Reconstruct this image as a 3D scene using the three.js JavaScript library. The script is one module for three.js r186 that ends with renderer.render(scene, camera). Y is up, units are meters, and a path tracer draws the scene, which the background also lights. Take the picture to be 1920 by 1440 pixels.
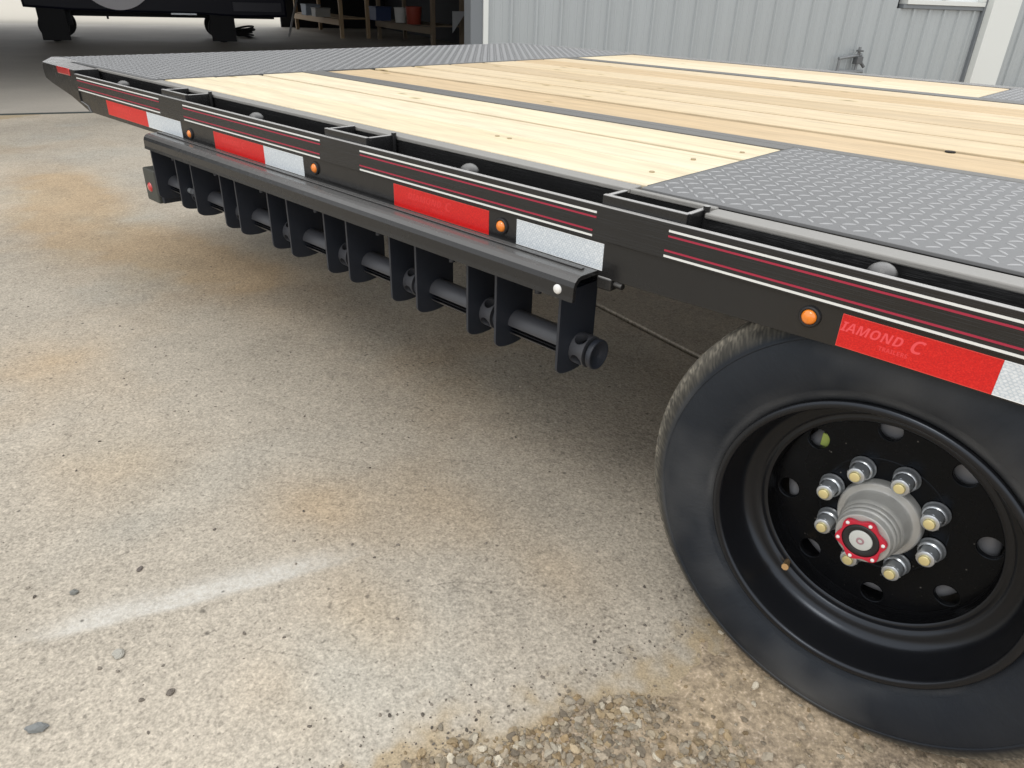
import * as THREE from 'three';
import { mergeGeometries, toCreasedNormals } from 'three/addons/utils/BufferGeometryUtils.js';
import { RoundedBoxGeometry } from 'three/addons/geometries/RoundedBoxGeometry.js';
import { Brush, Evaluator, SUBTRACTION } from 'three-bvh-csg';

// ---------------------------------------------------------------- camera, sky, sun, exposure
const scene = new THREE.Scene();
const camera = new THREE.PerspectiveCamera(56.208, 4 / 3, 0.05, 900);
camera.position.set(0, 1.1305, 0.9991);
camera.quaternion.setFromRotationMatrix(new THREE.Matrix4().makeBasis(
  new THREE.Vector3(0.72491, 0.03009, -0.68818), new THREE.Vector3(-0.34742, 0.87864, -0.32755), new THREE.Vector3(0.59481, 0.47654, 0.64739)));
const renderer = new THREE.WebGLRenderer({ antialias: true });
renderer.toneMapping = THREE.LinearToneMapping;
renderer.toneMappingExposure = 1.15;
renderer.shadowMap.enabled = true;
const SUN = new THREE.Vector3(0.10, 1.0, 0.72).normalize();
{ // an overcast sky: bright cloud layer, a broad glow round the hidden sun, soft cloud mottling
  const W = 256, H = 128, d = new Float32Array(W * H * 4);
  for (let j = 0; j < H; j++) for (let i = 0; i < W; i++) {
    const el = ((j + 0.5) / H - 0.5) * Math.PI, az = (i / W) * Math.PI * 2, k = (j * W + i) * 4;
    const y = Math.sin(el), x = Math.cos(el) * Math.cos(az), z = Math.cos(el) * Math.sin(az);
    const c = Math.max(0, x * SUN.x + y * SUN.y + z * SUN.z);
    const cloud = 1 + 0.05 * Math.sin(az * 3 + 5 * el) + 0.04 * Math.sin(az * 7 - 9 * el + 1.3);
    const L = y < 0 ? 0.45 : (1.14 + 0.08 * y + 0.50 * Math.pow(c, 6)) * cloud;
    d[k] = L * 0.985; d[k + 1] = L * 1.0; d[k + 2] = L * 1.02; d[k + 3] = 1;
  }
  const sky = new THREE.DataTexture(d, W, H, THREE.RGBAFormat, THREE.FloatType);
  sky.mapping = THREE.EquirectangularReflectionMapping; sky.magFilter = THREE.LinearFilter; sky.needsUpdate = true;
  scene.background = sky; scene.environment = sky; scene.backgroundIntensity = 1; scene.environmentIntensity = 1;
}
const sun = new THREE.DirectionalLight(new THREE.Color(1, 0.965, 0.91), 0.8);
sun.position.copy(SUN).multiplyScalar(30); sun.castShadow = true; sun.shadow.radius = 42;
sun.shadow.mapSize.set(2048, 2048);
Object.assign(sun.shadow.camera, { left: -22, right: 22, top: 22, bottom: -22, near: 1, far: 80 });
scene.add(sun); scene.add(sun.target);

// ---------------------------------------------------------------- helpers
let seed = 12345;
const rnd = () => { seed = (seed * 1664525 + 1013904223) >>> 0; return seed / 4294967296; };
const rr = (a, b) => a + (b - a) * rnd();
const V2 = (x, y) => new THREE.Vector2(x, y), V3 = (x, y, z) => new THREE.Vector3(x, y, z);
const C = (r, g, b) => new THREE.Color().setRGB(r, g, b);
const taken = {};
function numbered(n) { const k = taken[n] = (taken[n] ?? -1) + 1; return k ? `${n}_${String(k).padStart(3, '0')}` : n; }
function shade(o) { o.traverse(m => { if (m.isMesh) { m.castShadow = true; m.receiveShadow = true; } }); return o; }
function mesh(name, geo, mat, parent) { // a part: one mesh, one name
  const m = new THREE.Mesh(Array.isArray(geo) ? merge(geo) : geo, mat); m.name = name; m.castShadow = m.receiveShadow = true;
  if (parent) parent.add(m);
  return m;
}
function merge(list) {
  const l = list.map(g => { g = g.index ? g.toNonIndexed() : g; for (const k of Object.keys(g.attributes)) if (!['position', 'normal', 'uv'].includes(k)) g.deleteAttribute(k); return g; });
  return mergeGeometries(l, false);
}
function tag(o, label, category, group) { o.userData.label = label; o.userData.category = category; if (group) o.userData.group = group; return o; }
function thing(name, label, category, pos = [0, 0, 0], turn = 0, group) {
  const g = new THREE.Group(); g.name = numbered(name); g.position.set(...pos); g.rotation.y = turn; scene.add(g);
  return tag(g, label, category, group);
}
function struct(name, geo, mat) { const m = mesh(name, geo, mat, scene); m.userData.kind = 'structure'; return m; }
const box = (x0, x1, y0, y1, z0, z1, r = 0) => {
  const w = x1 - x0, h = y1 - y0, d = z1 - z0;
  const g = r ? new RoundedBoxGeometry(w, h, d, 2, Math.min(r, w * 0.45, h * 0.45, d * 0.45)) : new THREE.BoxGeometry(w, h, d);
  return g.translate((x0 + x1) / 2, (y0 + y1) / 2, (z0 + z1) / 2);
};
const cyl = (r, a, b, seg = 16, r2 = r) => { // cylinder from point a to point b
  const A = V3(...a), B = V3(...b), L = A.distanceTo(B);
  const g = new THREE.CylinderGeometry(r2, r, L, seg);
  g.applyQuaternion(new THREE.Quaternion().setFromUnitVectors(V3(0, 1, 0), B.clone().sub(A).normalize()));
  return g.translate((A.x + B.x) / 2, (A.y + B.y) / 2, (A.z + B.z) / 2);
};
const lathe = (pts, seg = 64) => new THREE.LatheGeometry(pts.map(p => V2(Math.max(p[0], 1e-4), p[1])), seg).rotateX(Math.PI / 2); // axis along z
function extrude(pts, depth, bevel = 0, holes = []) {
  const s = pts instanceof THREE.Shape ? pts : new THREE.Shape(pts.map(p => V2(...p)));
  for (const h of holes) s.holes.push(h);
  return new THREE.ExtrudeGeometry(s, { depth, bevelEnabled: bevel > 0, bevelSize: bevel, bevelThickness: bevel, bevelOffset: -bevel, bevelSegments: 2, curveSegments: 20 });
}
function uvPlan(g, f) { const p = g.attributes.position, n = g.attributes.normal, u = new Float32Array(p.count * 2); for (let i = 0; i < p.count; i++) { const q = f(p.getX(i), p.getY(i), p.getZ(i), n); u[2 * i] = q[0]; u[2 * i + 1] = q[1]; } g.setAttribute('uv', new THREE.BufferAttribute(u, 2)); return g; }

// tileable value noise
const LAT = new Float32Array(65536); { let s = 77; for (let i = 0; i < 65536; i++) { s = (s * 1664525 + 1013904223) >>> 0; LAT[i] = s / 4294967296; } }
const PERM = new Uint32Array(65536); for (let i = 0; i < 65536; i++) PERM[i] = (LAT[(i * 40503 + 17) & 65535] * 65536) | 0;
function vnoise(x, y, per, salt) {
  const xi = Math.floor(x), yi = Math.floor(y), fx = x - xi, fy = y - yi, sx = fx * fx * (3 - 2 * fx), sy = fy * fy * (3 - 2 * fy);
  const X0 = ((xi % per) + per) % per, X1 = (X0 + 1) % per, Y0 = ((yi % per) + per) % per, Y1 = (Y0 + 1) % per;
  const h = (a, b) => LAT[(PERM[(a + salt * 131) & 65535] + b * 3 + ((b * b) >> 3)) & 65535];
  const a = h(X0, Y0), b = h(X1, Y0), c = h(X0, Y1), e = h(X1, Y1);
  return a + (b - a) * sx + (c - a) * sy + (a - b - c + e) * sx * sy;
}
function fbm(u, v, per, oct, salt) { let s = 0, a = 0.5, t = 0; for (let o = 0; o < oct; o++) { s += a * vnoise(u * per, v * per, per, salt + o); t += a; a *= 0.55; per *= 2; } return s / t; }
const s8 = v => { v = v <= 0 ? 0 : v >= 1 ? 1 : v; return 255 * (v <= 0.0031308 ? 12.92 * v : 1.055 * Math.pow(v, 1 / 2.4) - 0.055); };
function texture(W, H, f, srgb = true) { // f(u, v, out) writes linear colour
  const d = new Uint8Array(W * H * 4), o = [0, 0, 0];
  for (let j = 0; j < H; j++) for (let i = 0; i < W; i++) {
    f((i + 0.5) / W, (j + 0.5) / H, o); const k = (j * W + i) * 4;
    if (srgb) { d[k] = s8(o[0]); d[k + 1] = s8(o[1]); d[k + 2] = s8(o[2]); } else { d[k] = 255 * Math.min(1, Math.max(0, o[0])); d[k + 1] = 255 * Math.min(1, Math.max(0, o[1])); d[k + 2] = 255 * Math.min(1, Math.max(0, o[2])); }
    d[k + 3] = 255;
  }
  const t = new THREE.DataTexture(d, W, H); t.wrapS = t.wrapT = THREE.RepeatWrapping; t.magFilter = THREE.LinearFilter; t.minFilter = THREE.LinearMipmapLinearFilter; t.generateMipmaps = true;
  if (srgb) t.colorSpace = THREE.SRGBColorSpace; t.needsUpdate = true; return t;
}
const grainTex = texture(512, 512, (u, v, o) => { const g = fbm(u, v, 64, 3, 5); o[0] = o[1] = o[2] = g; }, false);
const dustTex = texture(512, 512, (u, v, o) => { const g = 0.55 * fbm(u, v, 6, 5, 31) + 0.45 * fbm(u, v, 60, 2, 41); o[0] = o[1] = o[2] = 0.25 + 0.55 * g; }, false);

// ---------------------------------------------------------------- materials
const std = (c, rough, metal = 0, extra = {}) => new THREE.MeshStandardMaterial({ color: c, roughness: rough, metalness: metal, ...extra });
const M = {
  paint: new THREE.MeshPhysicalMaterial({ color: C(0.014, 0.014, 0.0145), roughness: 0.46, bumpMap: grainTex, bumpScale: 0.0003, roughnessMap: dustTex }),
  edge: new THREE.MeshPhysicalMaterial({ color: C(0.055, 0.055, 0.053), roughness: 0.5, bumpMap: grainTex, bumpScale: 0.0003 }),
  plate: std(C(0.15, 0.151, 0.153), 0.45, 0, { bumpMap: grainTex, bumpScale: 0.0003, roughnessMap: null }),
  lug: std(C(0.29, 0.292, 0.295), 0.27),
  strip: std(C(0.15, 0.147, 0.14), 0.55, 0, { bumpMap: grainTex, bumpScale: 0.0003 }),
  winch: std(C(0.017, 0.0205, 0.029), 0.46, 0, { bumpMap: grainTex, bumpScale: 0.0004 }),
  spool: std(C(0.045, 0.047, 0.054), 0.45),
  rim: new THREE.MeshPhysicalMaterial({ color: C(0.006, 0.0062, 0.0075), roughness: 0.29, specularIntensity: 1, specularColor: C(0.8, 0.88, 1), roughnessMap: null }),
  zinc: std(C(0.52, 0.55, 0.58), 0.28, 0.72),
  gold: std(C(0.80, 0.70, 0.36), 0.4, 0.55),
  brass: std(C(0.72, 0.48, 0.25), 0.35, 0.9),
  hub: std(C(0.40, 0.40, 0.385), 0.42, 0.3, { bumpMap: grainTex, bumpScale: 0.0003 }),
  redAnod: std(C(0.52, 0.02, 0.045), 0.35, 0.15),
  rubber: std(C(0.012, 0.012, 0.013), 0.55),
  plug: std(C(0.5, 0.52, 0.5), 0.25),
  plugDot: std(C(0.33, 0.2, 0.22), 0.4),
  whitePlastic: std(C(0.72, 0.72, 0.70), 0.4),
  amber: new THREE.MeshPhysicalMaterial({ color: C(0.85, 0.23, 0.015), roughness: 0.15, clearcoat: 1, clearcoatRoughness: 0.05 }),
  redLens: new THREE.MeshPhysicalMaterial({ color: C(0.5, 0.02, 0.02), roughness: 0.18, clearcoat: 1 }),
  stripeW: std(C(0.74, 0.75, 0.73), 0.4), stripeR: std(C(0.36, 0.018, 0.05), 0.4),
  brake: std(C(0.20, 0.205, 0.22), 0.5, 0.1), lime: std(C(0.46, 0.58, 0.14), 0.6),
  wallGrey: std(C(0.365, 0.392, 0.405), 0.42, 0, { roughnessMap: dustTex }),
  trimWhite: std(C(0.66, 0.68, 0.66), 0.45), trimGrey: std(C(0.16, 0.175, 0.19), 0.5),
  glass: new THREE.MeshPhysicalMaterial({ color: C(0.75, 0.78, 0.78), roughness: 0.25 }),
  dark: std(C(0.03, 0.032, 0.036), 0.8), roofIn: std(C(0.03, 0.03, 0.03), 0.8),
  navy: new THREE.MeshPhysicalMaterial({ color: C(0.006, 0.007, 0.018), roughness: 0.45, specularIntensity: 0.6 }),
  disc: std(C(0.92, 0.90, 0.93), 0.4), tyreFar: std(C(0.014, 0.014, 0.016), 0.75),
  rackWood: std(C(0.42, 0.30, 0.18), 0.7), rackDark: std(C(0.10, 0.085, 0.07), 0.75),
};

// ---------------------------------------------------------------- building axes: s along the wall to the right, t into the building
const P0 = V3(-8.2086, 0, -1.203), D = V3(0.390731, 0, -0.920505), N = V3(0.920505, 0, 0.390731);
const TURN = Math.atan2(0.920505, 0.390731); // local x -> D, local z -> N
const B = (s, t, y = 0) => V3(P0.x + D.x * s - N.x * t, y, P0.z + D.z * s - N.z * t);

// ---------------------------------------------------------------- ground
const E = V3(0.949, 0, 0.315), P = V3(0.3152, 0, -0.949);                 // slab axes: E along the cracked joint, P along the slab's end
const edge0 = V3(-0.417, 0, -0.019), joint0 = V3(-1.745, 0, -1.529);
const along = (o, a, k, b, l) => [o.x + a.x * k + (b ? b.x * l : 0), o.z + a.z * k + (b ? b.z * l : 0)];
const pkJ = (joint0.x - edge0.x) * P.x + (joint0.z - edge0.z) * P.z;      // how far along P the joint meets the slab's end
struct('ground', new THREE.PlaneGeometry(1400, 1400, 8, 8).rotateX(-Math.PI / 2).translate(0, -0.06, 0), std(C(0.40, 0.36, 0.29), 0.95));

const dirtAt = (x, z) => { // signed distance past the slab's end, with a ragged outline
  const e = (x - edge0.x) * E.x + (z - edge0.z) * E.z, p = (x - edge0.x) * P.x + (z - edge0.z) * P.z;
  return e + 0.26 * (fbm(e * 0.4 + 3, p * 0.4 + 5, 9, 4, 210) - 0.5) + 0.12 * (fbm(e + 3, p + 5, 24, 2, 230) - 0.5);
};
const SX = -4.1, SZ = -2.3, SW = 4.2;
const blot = [[-3.55, -0.3, 0.6, 0.25, 1.5], [-2.95, -0.42, 0.55, 0.25, 1.0], [-3.9, -0.05, 0.5, 0.25, 1.1], [-2.6, 0.5, 0.26, 0.22, 0.7], [-1.82, 0.55, 0.22, 0.17, 0.55], [-1.3, 0.27, 0.17, 0.14, 0.75], [-0.93, 0.4, 0.16, 0.12, 0.45], [-1.05, 0.02, 0.3, 0.12, 0.35], [-1.6, -0.4, 0.5, 0.2, 0.5], [-0.7, 0.02, 0.13, 0.1, 0.4], [-0.86, 0.62, 0.12, 0.08, 0.35]];
const pits = []; for (let i = 0; i < 800; i++) pits.push([rr(-3.6, -0.35), rr(-1.5, 1.5), 0.0014 + 0.0045 * Math.pow(rnd(), 4), rr(0.45, 0.9)]);
const concHeight = new Float32Array(2048 * 2048);
const concMap = (() => {
  const W = 2048, t = texture(W, W, (u, v, o) => {
    const x = SX + u * SW, z = SZ + v * SW;
    const big = fbm(u, v, 5, 5, 11), mid = fbm(u, v, 40, 3, 23), fine = vnoise(u * 700, v * 700, 700, 3), fin2 = vnoise(u * 330, v * 330, 330, 9), g3 = LAT[((u * 2048 | 0) * 2741 + (v * 2048 | 0) * 6113) & 65535];
    let k = 0.80 + 0.36 * (big - 0.25) + 0.16 * (mid - 0.5) + 0.21 * (fine - 0.5) + 0.11 * (fin2 - 0.5) + 0.42 * (vnoise(u * 1090, v * 1090, 1090, 19) - 0.5) + 0.34 * (g3 - 0.5);
    if (fine > 0.88) k *= 1.08;
    const speck = vnoise(u * 520, v * 520, 520, 77); if (speck < 0.085) k *= 0.66; if (speck > 0.93) k *= 1.14;
    let st = 0; for (const b of blot) { const dx = (x - b[0]) / b[2], dz = (z - b[1]) / b[3], q = dx * dx + dz * dz; if (q < 5) st += b[4] * Math.exp(-q * 1.2); }
    st = Math.min(1, st * (0.35 + 1.1 * fbm(u, v, 22, 3, 57)) + Math.max(0, fbm(u, v, 7, 4, 91) - 0.58) * 1.3);
    const ed = dirtAt(x, z); if (ed > -0.55) k *= 1 + 0.10 * Math.min(1, (ed + 0.55) / 0.3); // paler towards the slab's end
    // chalky scrape
    const ax = -1.325, az = 0.88, bx = -1.095, bz = 0.335, L2 = (bx - ax) ** 2 + (bz - az) ** 2; let w = ((x - ax) * (bx - ax) + (z - az) * (bz - az)) / L2; const wc = Math.min(1, Math.max(0, w));
    const dx = x - ax - wc * (bx - ax), dz = z - az - wc * (bz - az), dd = Math.hypot(dx, dz); const sideS = (x - ax) * (bz - az) - (z - az) * (bx - ax);
    let sc = Math.exp(-Math.pow(dd / (sideS > 0 ? 0.048 : 0.014), 2)) * (0.35 + 1.1 * fbm(u, v, 60, 3, 15)) * Math.sin(Math.PI * Math.min(0.96, 0.12 + 0.8 * wc)); sc = Math.min(0.7, sc) * (0.55 + 0.9 * g3 * fine + 0.3 * fin2);
    st *= 0.85; let r = 0.452 * k, g = 0.402 * k, b = 0.328 * k; const grey = fbm(u, v, 9, 3, 64);
    if (grey > 0.5) { const q = Math.min(1, (grey - 0.5) * 2.2); r *= 1 - 0.07 * q; b *= 1 + 0.07 * q; }
    r *= 1 + 0.02 * st; g *= 1 - 0.16 * st; b *= 1 - 0.37 * st;
    r += sc * (0.60 - r); g += sc * (0.58 - g); b += sc * (0.53 - b);
    o[0] = r; o[1] = g; o[2] = b;
    // dirt trodden onto the slab near its end
    const q = dirtAt(x, z); if (q > -0.09) { let m = Math.min(1, Math.max(0, (q + 0.09) / 0.085)); m = Math.min(0.92, m * m * (0.35 + 1.4 * fbm(u, v, 90, 3, 71))); const dk = 0.75 + 0.5 * g3; o[0] += m * (0.41 * dk - o[0]); o[1] += m * (0.325 * dk - o[1]); o[2] += m * (0.21 * dk - o[2]); }
    concHeight[(v * W | 0) * W + (u * W | 0)] = 0.5 + 0.5 * (fine - 0.5) + 0.25 * (fin2 - 0.5) + 0.4 * (mid - 0.5) + 0.25 * (g3 - 0.5);
  });
  const d = t.image.data;
  for (const [px, pz, r, k] of pits) { // little pits and dark aggregate in the surface
    const R = Math.ceil(r / SW * W), ci = (px - SX) / SW * W | 0, cj = (pz - SZ) / SW * W | 0, ex = rr(0.7, 1.3);
    for (let j = -R; j <= R; j++) for (let i = -R; i <= R; i++) {
      const q = Math.hypot(i * ex, j) / R; if (q > 1) continue; const n = ((cj + j) * W + ci + i); if (n < 0 || n >= W * W) continue;
      const m = 1 - k * 0.5 * (1 - q * q); d[n * 4] *= m; d[n * 4 + 1] *= m; d[n * 4 + 2] *= m; concHeight[n] -= 0.5 * (1 - q * q);
    }
  }
  for (const [ax, az, bx, bz] of [[-1.95, 0.12, -1.55, 0.02], [-1.72, 0.30, -1.30, 0.05], [-1.05, 0.62, -0.82, 0.50], [-2.3, 0.4, -2.05, 0.62], [-1.35, -0.02, -1.02, -0.22], [-0.95, 0.30, -0.78, 0.12]]) { // faint drag scratches
    const n = Math.hypot(bx - ax, bz - az) / SW * W * 1.5 | 0; for (let i = 0; i < n; i++) { const f = i / n, x = ((ax + (bx - ax) * f + 0.008 * Math.sin(9 * f) - SX) / SW * W) | 0, y = ((az + (bz - az) * f - SZ) / SW * W) | 0; if (rnd() < 0.35) continue; for (let q = 0; q < 2; q++) { const a = ((y + q) * W + x) * 4, m = 0.87 + 0.1 * rnd(); d[a] *= m; d[a + 1] *= m; d[a + 2] *= m; } }
  }
  t.needsUpdate = true; t.wrapS = t.wrapT = THREE.MirroredRepeatWrapping; return t;
})();
const concBump = texture(2048, 2048, (u, v, o) => { o[0] = o[1] = o[2] = concHeight[(v * 2048 | 0) * 2048 + (u * 2048 | 0)]; }, false);
concBump.wrapS = concBump.wrapT = THREE.MirroredRepeatWrapping;
const concrete = std(C(1, 1, 1), 0.92, 0, { map: concMap, bumpMap: concBump, bumpScale: 0.0014 });
const floorMap = texture(1024, 1024, (u, v, o) => { const k = 0.72 + 0.4 * fbm(u, v, 5, 5, 8) + 0.14 * (vnoise(u * 500, v * 500, 500, 4) - 0.5); o[0] = 0.50 * k; o[1] = 0.46 * k; o[2] = 0.40 * k; });
function slab(name, pts, mat, y = 0, th = 0.12, bev = 0.006, f = (x, z) => [(x - SX) / SW, (z - SZ) / SW]) {
  const g = extrude(pts.map(([x, z]) => [x, -z]), th - 2 * bev, bev).rotateX(-Math.PI / 2);
  g.translate(0, y - th + bev, 0); uvPlan(g, (x, yy, z) => f(x, z)); return struct(name, g, mat);
}
const thr = (s, t = 0) => { const q = B(s, t); return [q.x, q.z]; };
const jEnd = along(edge0, P, pkJ - 0.009, E, 0.3);
slab('concrete_slab', [jEnd, along(edge0, P, -3.2, E, 0.3), [-3.2, 4.2], thr(-6, -0.075), thr(1.55, -0.075)], concrete);
slab('concrete_slab_001', [along(edge0, P, pkJ + 0.009, E, 0.3), thr(1.57, -0.075), thr(5.5, -0.075), thr(16, -0.03), along(edge0, P, 13, E, 0.3)], concrete, 0.004);
slab('shed_floor', [thr(-7, 0), thr(7.9, 0), thr(7.9, 17.5), thr(-7, 17.5)], std(C(1, 1, 1), 0.7, 0, { map: floorMap }), 0.003, 0.12, 0.004, (x, z) => [x / 5, z / 5]);
struct('joint_strip', box(-9, 5.4, -0.05, 0.0045, 0.002, 0.07).applyMatrix4(new THREE.Matrix4().makeRotationY(TURN)).translate(P0.x, 0, P0.z), std(C(0.06, 0.07, 0.066), 0.9));
slab('far_yard', [thr(-40, 17.52), thr(20, 17.52), thr(20, 70), thr(-40, 70)], std(C(0.44, 0.41, 0.35), 0.9), -0.01);

// dirt and gravel at the slab's end, drifting over its edge
const dirtTex = texture(1024, 1024, (u, v, o) => {
  const a = fbm(u, v, 6, 5, 101), b = fbm(u, v, 90, 2, 111), f = vnoise(u * 400, v * 400, 400, 7), k = 0.70 + 0.5 * (a - 0.5) + 0.7 * (b - 0.5) + 0.45 * (f - 0.5) + 0.3 * (LAT[((u * 1024 | 0) * 2741 + (v * 1024 | 0) * 6113) & 65535] - 0.5) + 0.10;
  const g = fbm(u, v, 10, 3, 121); o[0] = (0.43 + 0.04 * g) * k; o[1] = (0.335 + 0.045 * g) * k; o[2] = (0.215 + 0.075 * g) * k; if (f > 0.85) { o[0] *= 1.2; o[1] *= 1.22; o[2] *= 1.3; }
});
const dirtMat = std(C(1, 1, 1), 0.97, 0, { map: dirtTex, bumpMap: grainTex, bumpScale: 0.003 });
const dirtY = (x, z) => { const q = dirtAt(x, z), k = Math.min(1, Math.max(0, (q + 0.035) / 0.09)); return -0.005 + 0.0125 * k * k * (3 - 2 * k) + 0.006 * (fbm(x * 0.5 + 9, z * 0.5 + 9, 12, 4, 250) - 0.5) * k + 0.003 * k * (vnoise(x * 90 + 900, z * 90 + 900, 4096, 3) - 0.5); };
{
  const nu = 150, nv = 270, pos = [], uv = [], idx = [];
  for (let j = 0; j <= nv; j++) for (let i = 0; i <= nu; i++) { const [x, z] = along(edge0, E, -0.14 + i * 0.0075, P, -1.05 + j * 0.0075); pos.push(x, dirtY(x, z), z); uv.push(x / 1.5, z / 1.5); }
  for (let j = 0; j < nv; j++) for (let i = 0; i < nu; i++) { const a = j * (nu + 1) + i; idx.push(a, a + 1, a + nu + 1, a + 1, a + nu + 2, a + nu + 1); }
  const g = new THREE.BufferGeometry(); g.setAttribute('position', new THREE.Float32BufferAttribute(pos, 3)); g.setAttribute('uv', new THREE.Float32BufferAttribute(uv, 2)); g.setIndex(idx); g.computeVertexNormals();
  dirtMat.side = THREE.DoubleSide; struct('dirt', g, dirtMat);
  const lot = [along(edge0, E, 0.31, P, -9), along(edge0, E, 14, P, -9), along(edge0, E, 14, P, 16), along(edge0, E, 0.31, P, 16)];
  slab('gravel_lot', lot, dirtMat, -0.0035, 0.05, 0.002, (x, z) => [x / 1.5, z / 1.5]);
}
function stoneGeo(s, sx, sy, sz, rough = 0.22) {
  const g = new THREE.IcosahedronGeometry(1, 1), p = g.attributes.position, memo = {};
  for (let i = 0; i < p.count; i++) { const k = [p.getX(i), p.getY(i), p.getZ(i)].map(v => v.toFixed(2)).join(); const f = memo[k] ??= 1 + rough * (rnd() * 2 - 1); p.setXYZ(i, p.getX(i) * f * sx * s, p.getY(i) * f * sy * s, p.getZ(i) * f * sz * s); }
  return toCreasedNormals(g, 0.35);
}
const stoneVar = [stoneGeo(1, 1, 0.6, 0.8, 0.3), stoneGeo(1, 0.8, 0.7, 1.1, 0.34), stoneGeo(1, 1.1, 0.5, 0.7, 0.3)];
function scatter(name, label, category, list, tint) {
  const root = stoneVar.map(() => []); list.forEach((q, i) => root[i % 3].push(q));
  const grp = new THREE.Group(); grp.name = name; scene.add(grp); tag(grp, label, category); grp.userData.kind = 'stuff';
  root.forEach((l, k) => {
    const im = new THREE.InstancedMesh(stoneVar[k], std(C(1, 1, 1), 0.85, 0, { bumpMap: grainTex, bumpScale: 0.001 }), l.length), o = new THREE.Object3D(); im.name = 'stones'; im.userData.kind = 'stuff';
    l.forEach((q, i) => { o.position.set(q[0], q[1], q[2]); o.scale.setScalar(q[3]); o.rotation.set(rr(-0.4, 0.4), rr(0, 6.3), rr(-0.4, 0.4)); o.updateMatrix(); im.setMatrixAt(i, o.matrix); im.setColorAt(i, tint()); });
    im.castShadow = im.receiveShadow = true; grp.add(im);
  });
}
{
  const list = [], clusters = [[-0.50, 0.30, 0.10], [-0.53, 0.42, 0.09], [-0.42, 0.34, 0.08], [-0.46, 0.47, 0.09], [-0.40, 0.20, 0.06], [-0.32, 0.36, 0.1], [-0.24, 0.2, 0.07], [-0.55, 0.52, 0.08]];
  for (let n = 0; n < 90000 && list.length < 7200; n++) {
    let x, z; if (rnd() < 0.6) { const c = clusters[rnd() * clusters.length | 0]; x = c[0] + (rnd() + rnd() - 1) * c[2] * 1.3; z = c[1] + (rnd() + rnd() - 1) * c[2] * 1.3; } else { const q = along(edge0, E, rr(-0.02, 0.75), P, rr(-0.95, 0.45)); x = q[0]; z = q[1]; }
    if (dirtAt(x, z) < -0.03 * rnd() * rnd() - 0.004) continue;
    const r = 0.0011 + 0.0085 * Math.pow(rnd(), 5); list.push([x, Math.max(0, dirtY(x, z)) + r * 0.3, z, r]);
  }
  const pal = [C(0.43, 0.375, 0.30), C(0.50, 0.44, 0.36), C(0.31, 0.27, 0.22), C(0.60, 0.56, 0.48), C(0.44, 0.35, 0.23), C(0.38, 0.29, 0.18), C(0.42, 0.37, 0.29), C(0.42, 0.38, 0.32), C(0.47, 0.39, 0.28)];
  scatter('gravel', 'grey and tan gravel scattered on the dirt in front of the trailer wheel', 'gravel', list, () => pal[rnd() * pal.length | 0]  .clone().multiply(C(1.0, 0.955, 0.87)).multiplyScalar(rr(0.68, 1.2)));
  const grit = []; for (let i = 0; i < 420; i++) { const x = rr(-3.2, -0.5), z = rr(-1.0, 1.1); if (dirtAt(x, z) > -0.03) continue; const r = 0.0012 + 0.0035 * Math.pow(rnd(), 3); grit.push([x, r * 0.3, z, r]); }
  for (let i = 0; i < 420; i++) { const [x, z] = along(edge0, E, -0.01 - 0.16 * rnd() * rnd(), P, rr(-0.8, 0.4)); const r = 0.001 + 0.003 * Math.pow(rnd(), 2.5); grit.push([x, r * 0.3, z, r]); }
  scatter('loose_grit', 'small dark grit strewn over the concrete slab', 'grit', grit, () => C(0.20, 0.175, 0.145).multiplyScalar(rr(0.6, 2.0)));
}
function stone(label, x, z, s, sx, sy, sz, turn, c) { const m = mesh(numbered('stone'), stoneGeo(s, sx, sy, sz, 0.18), std(c, 0.85, 0, { bumpMap: grainTex, bumpScale: 0.0015 }), scene); m.position.set(x, s * sy * 0.6, z); m.rotation.y = turn; tag(m, label, 'stone'); return m; }
stone('grey wedge-shaped stone lying on the concrete in the lower left corner', -1.116, 0.955, 0.014, 1.35, 0.55, 0.6, 0.95, C(0.26, 0.27, 0.265));
stone('round pale pebble on the concrete just below the chalky scrape', -1.18, 0.797, 0.0115, 1, 0.55, 0.95, 0.2, C(0.50, 0.48, 0.42));
stone('small brown pebble on the concrete at the bottom left, right of the wedge stone', -1.027, 0.765, 0.0075, 0.9, 0.6, 1.1, 0.3, C(0.22, 0.19, 0.16));
stone('narrow dark pebble on the concrete above the chalky scrape', -1.384, 0.674, 0.0075, 0.7, 0.5, 1.2, 0.6, C(0.20, 0.17, 0.15));
stone('grey pebble with two specks beside it, left of the narrow dark pebble', -1.408, 0.798, 0.0085, 1.1, 0.6, 0.9, 0.8, C(0.25, 0.25, 0.23));
stone('flat beige stone on the slab edge where the gravel begins', -0.502, 0.268, 0.0095, 1.1, 0.6, 0.9, 0.4, C(0.48, 0.42, 0.33));

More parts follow.
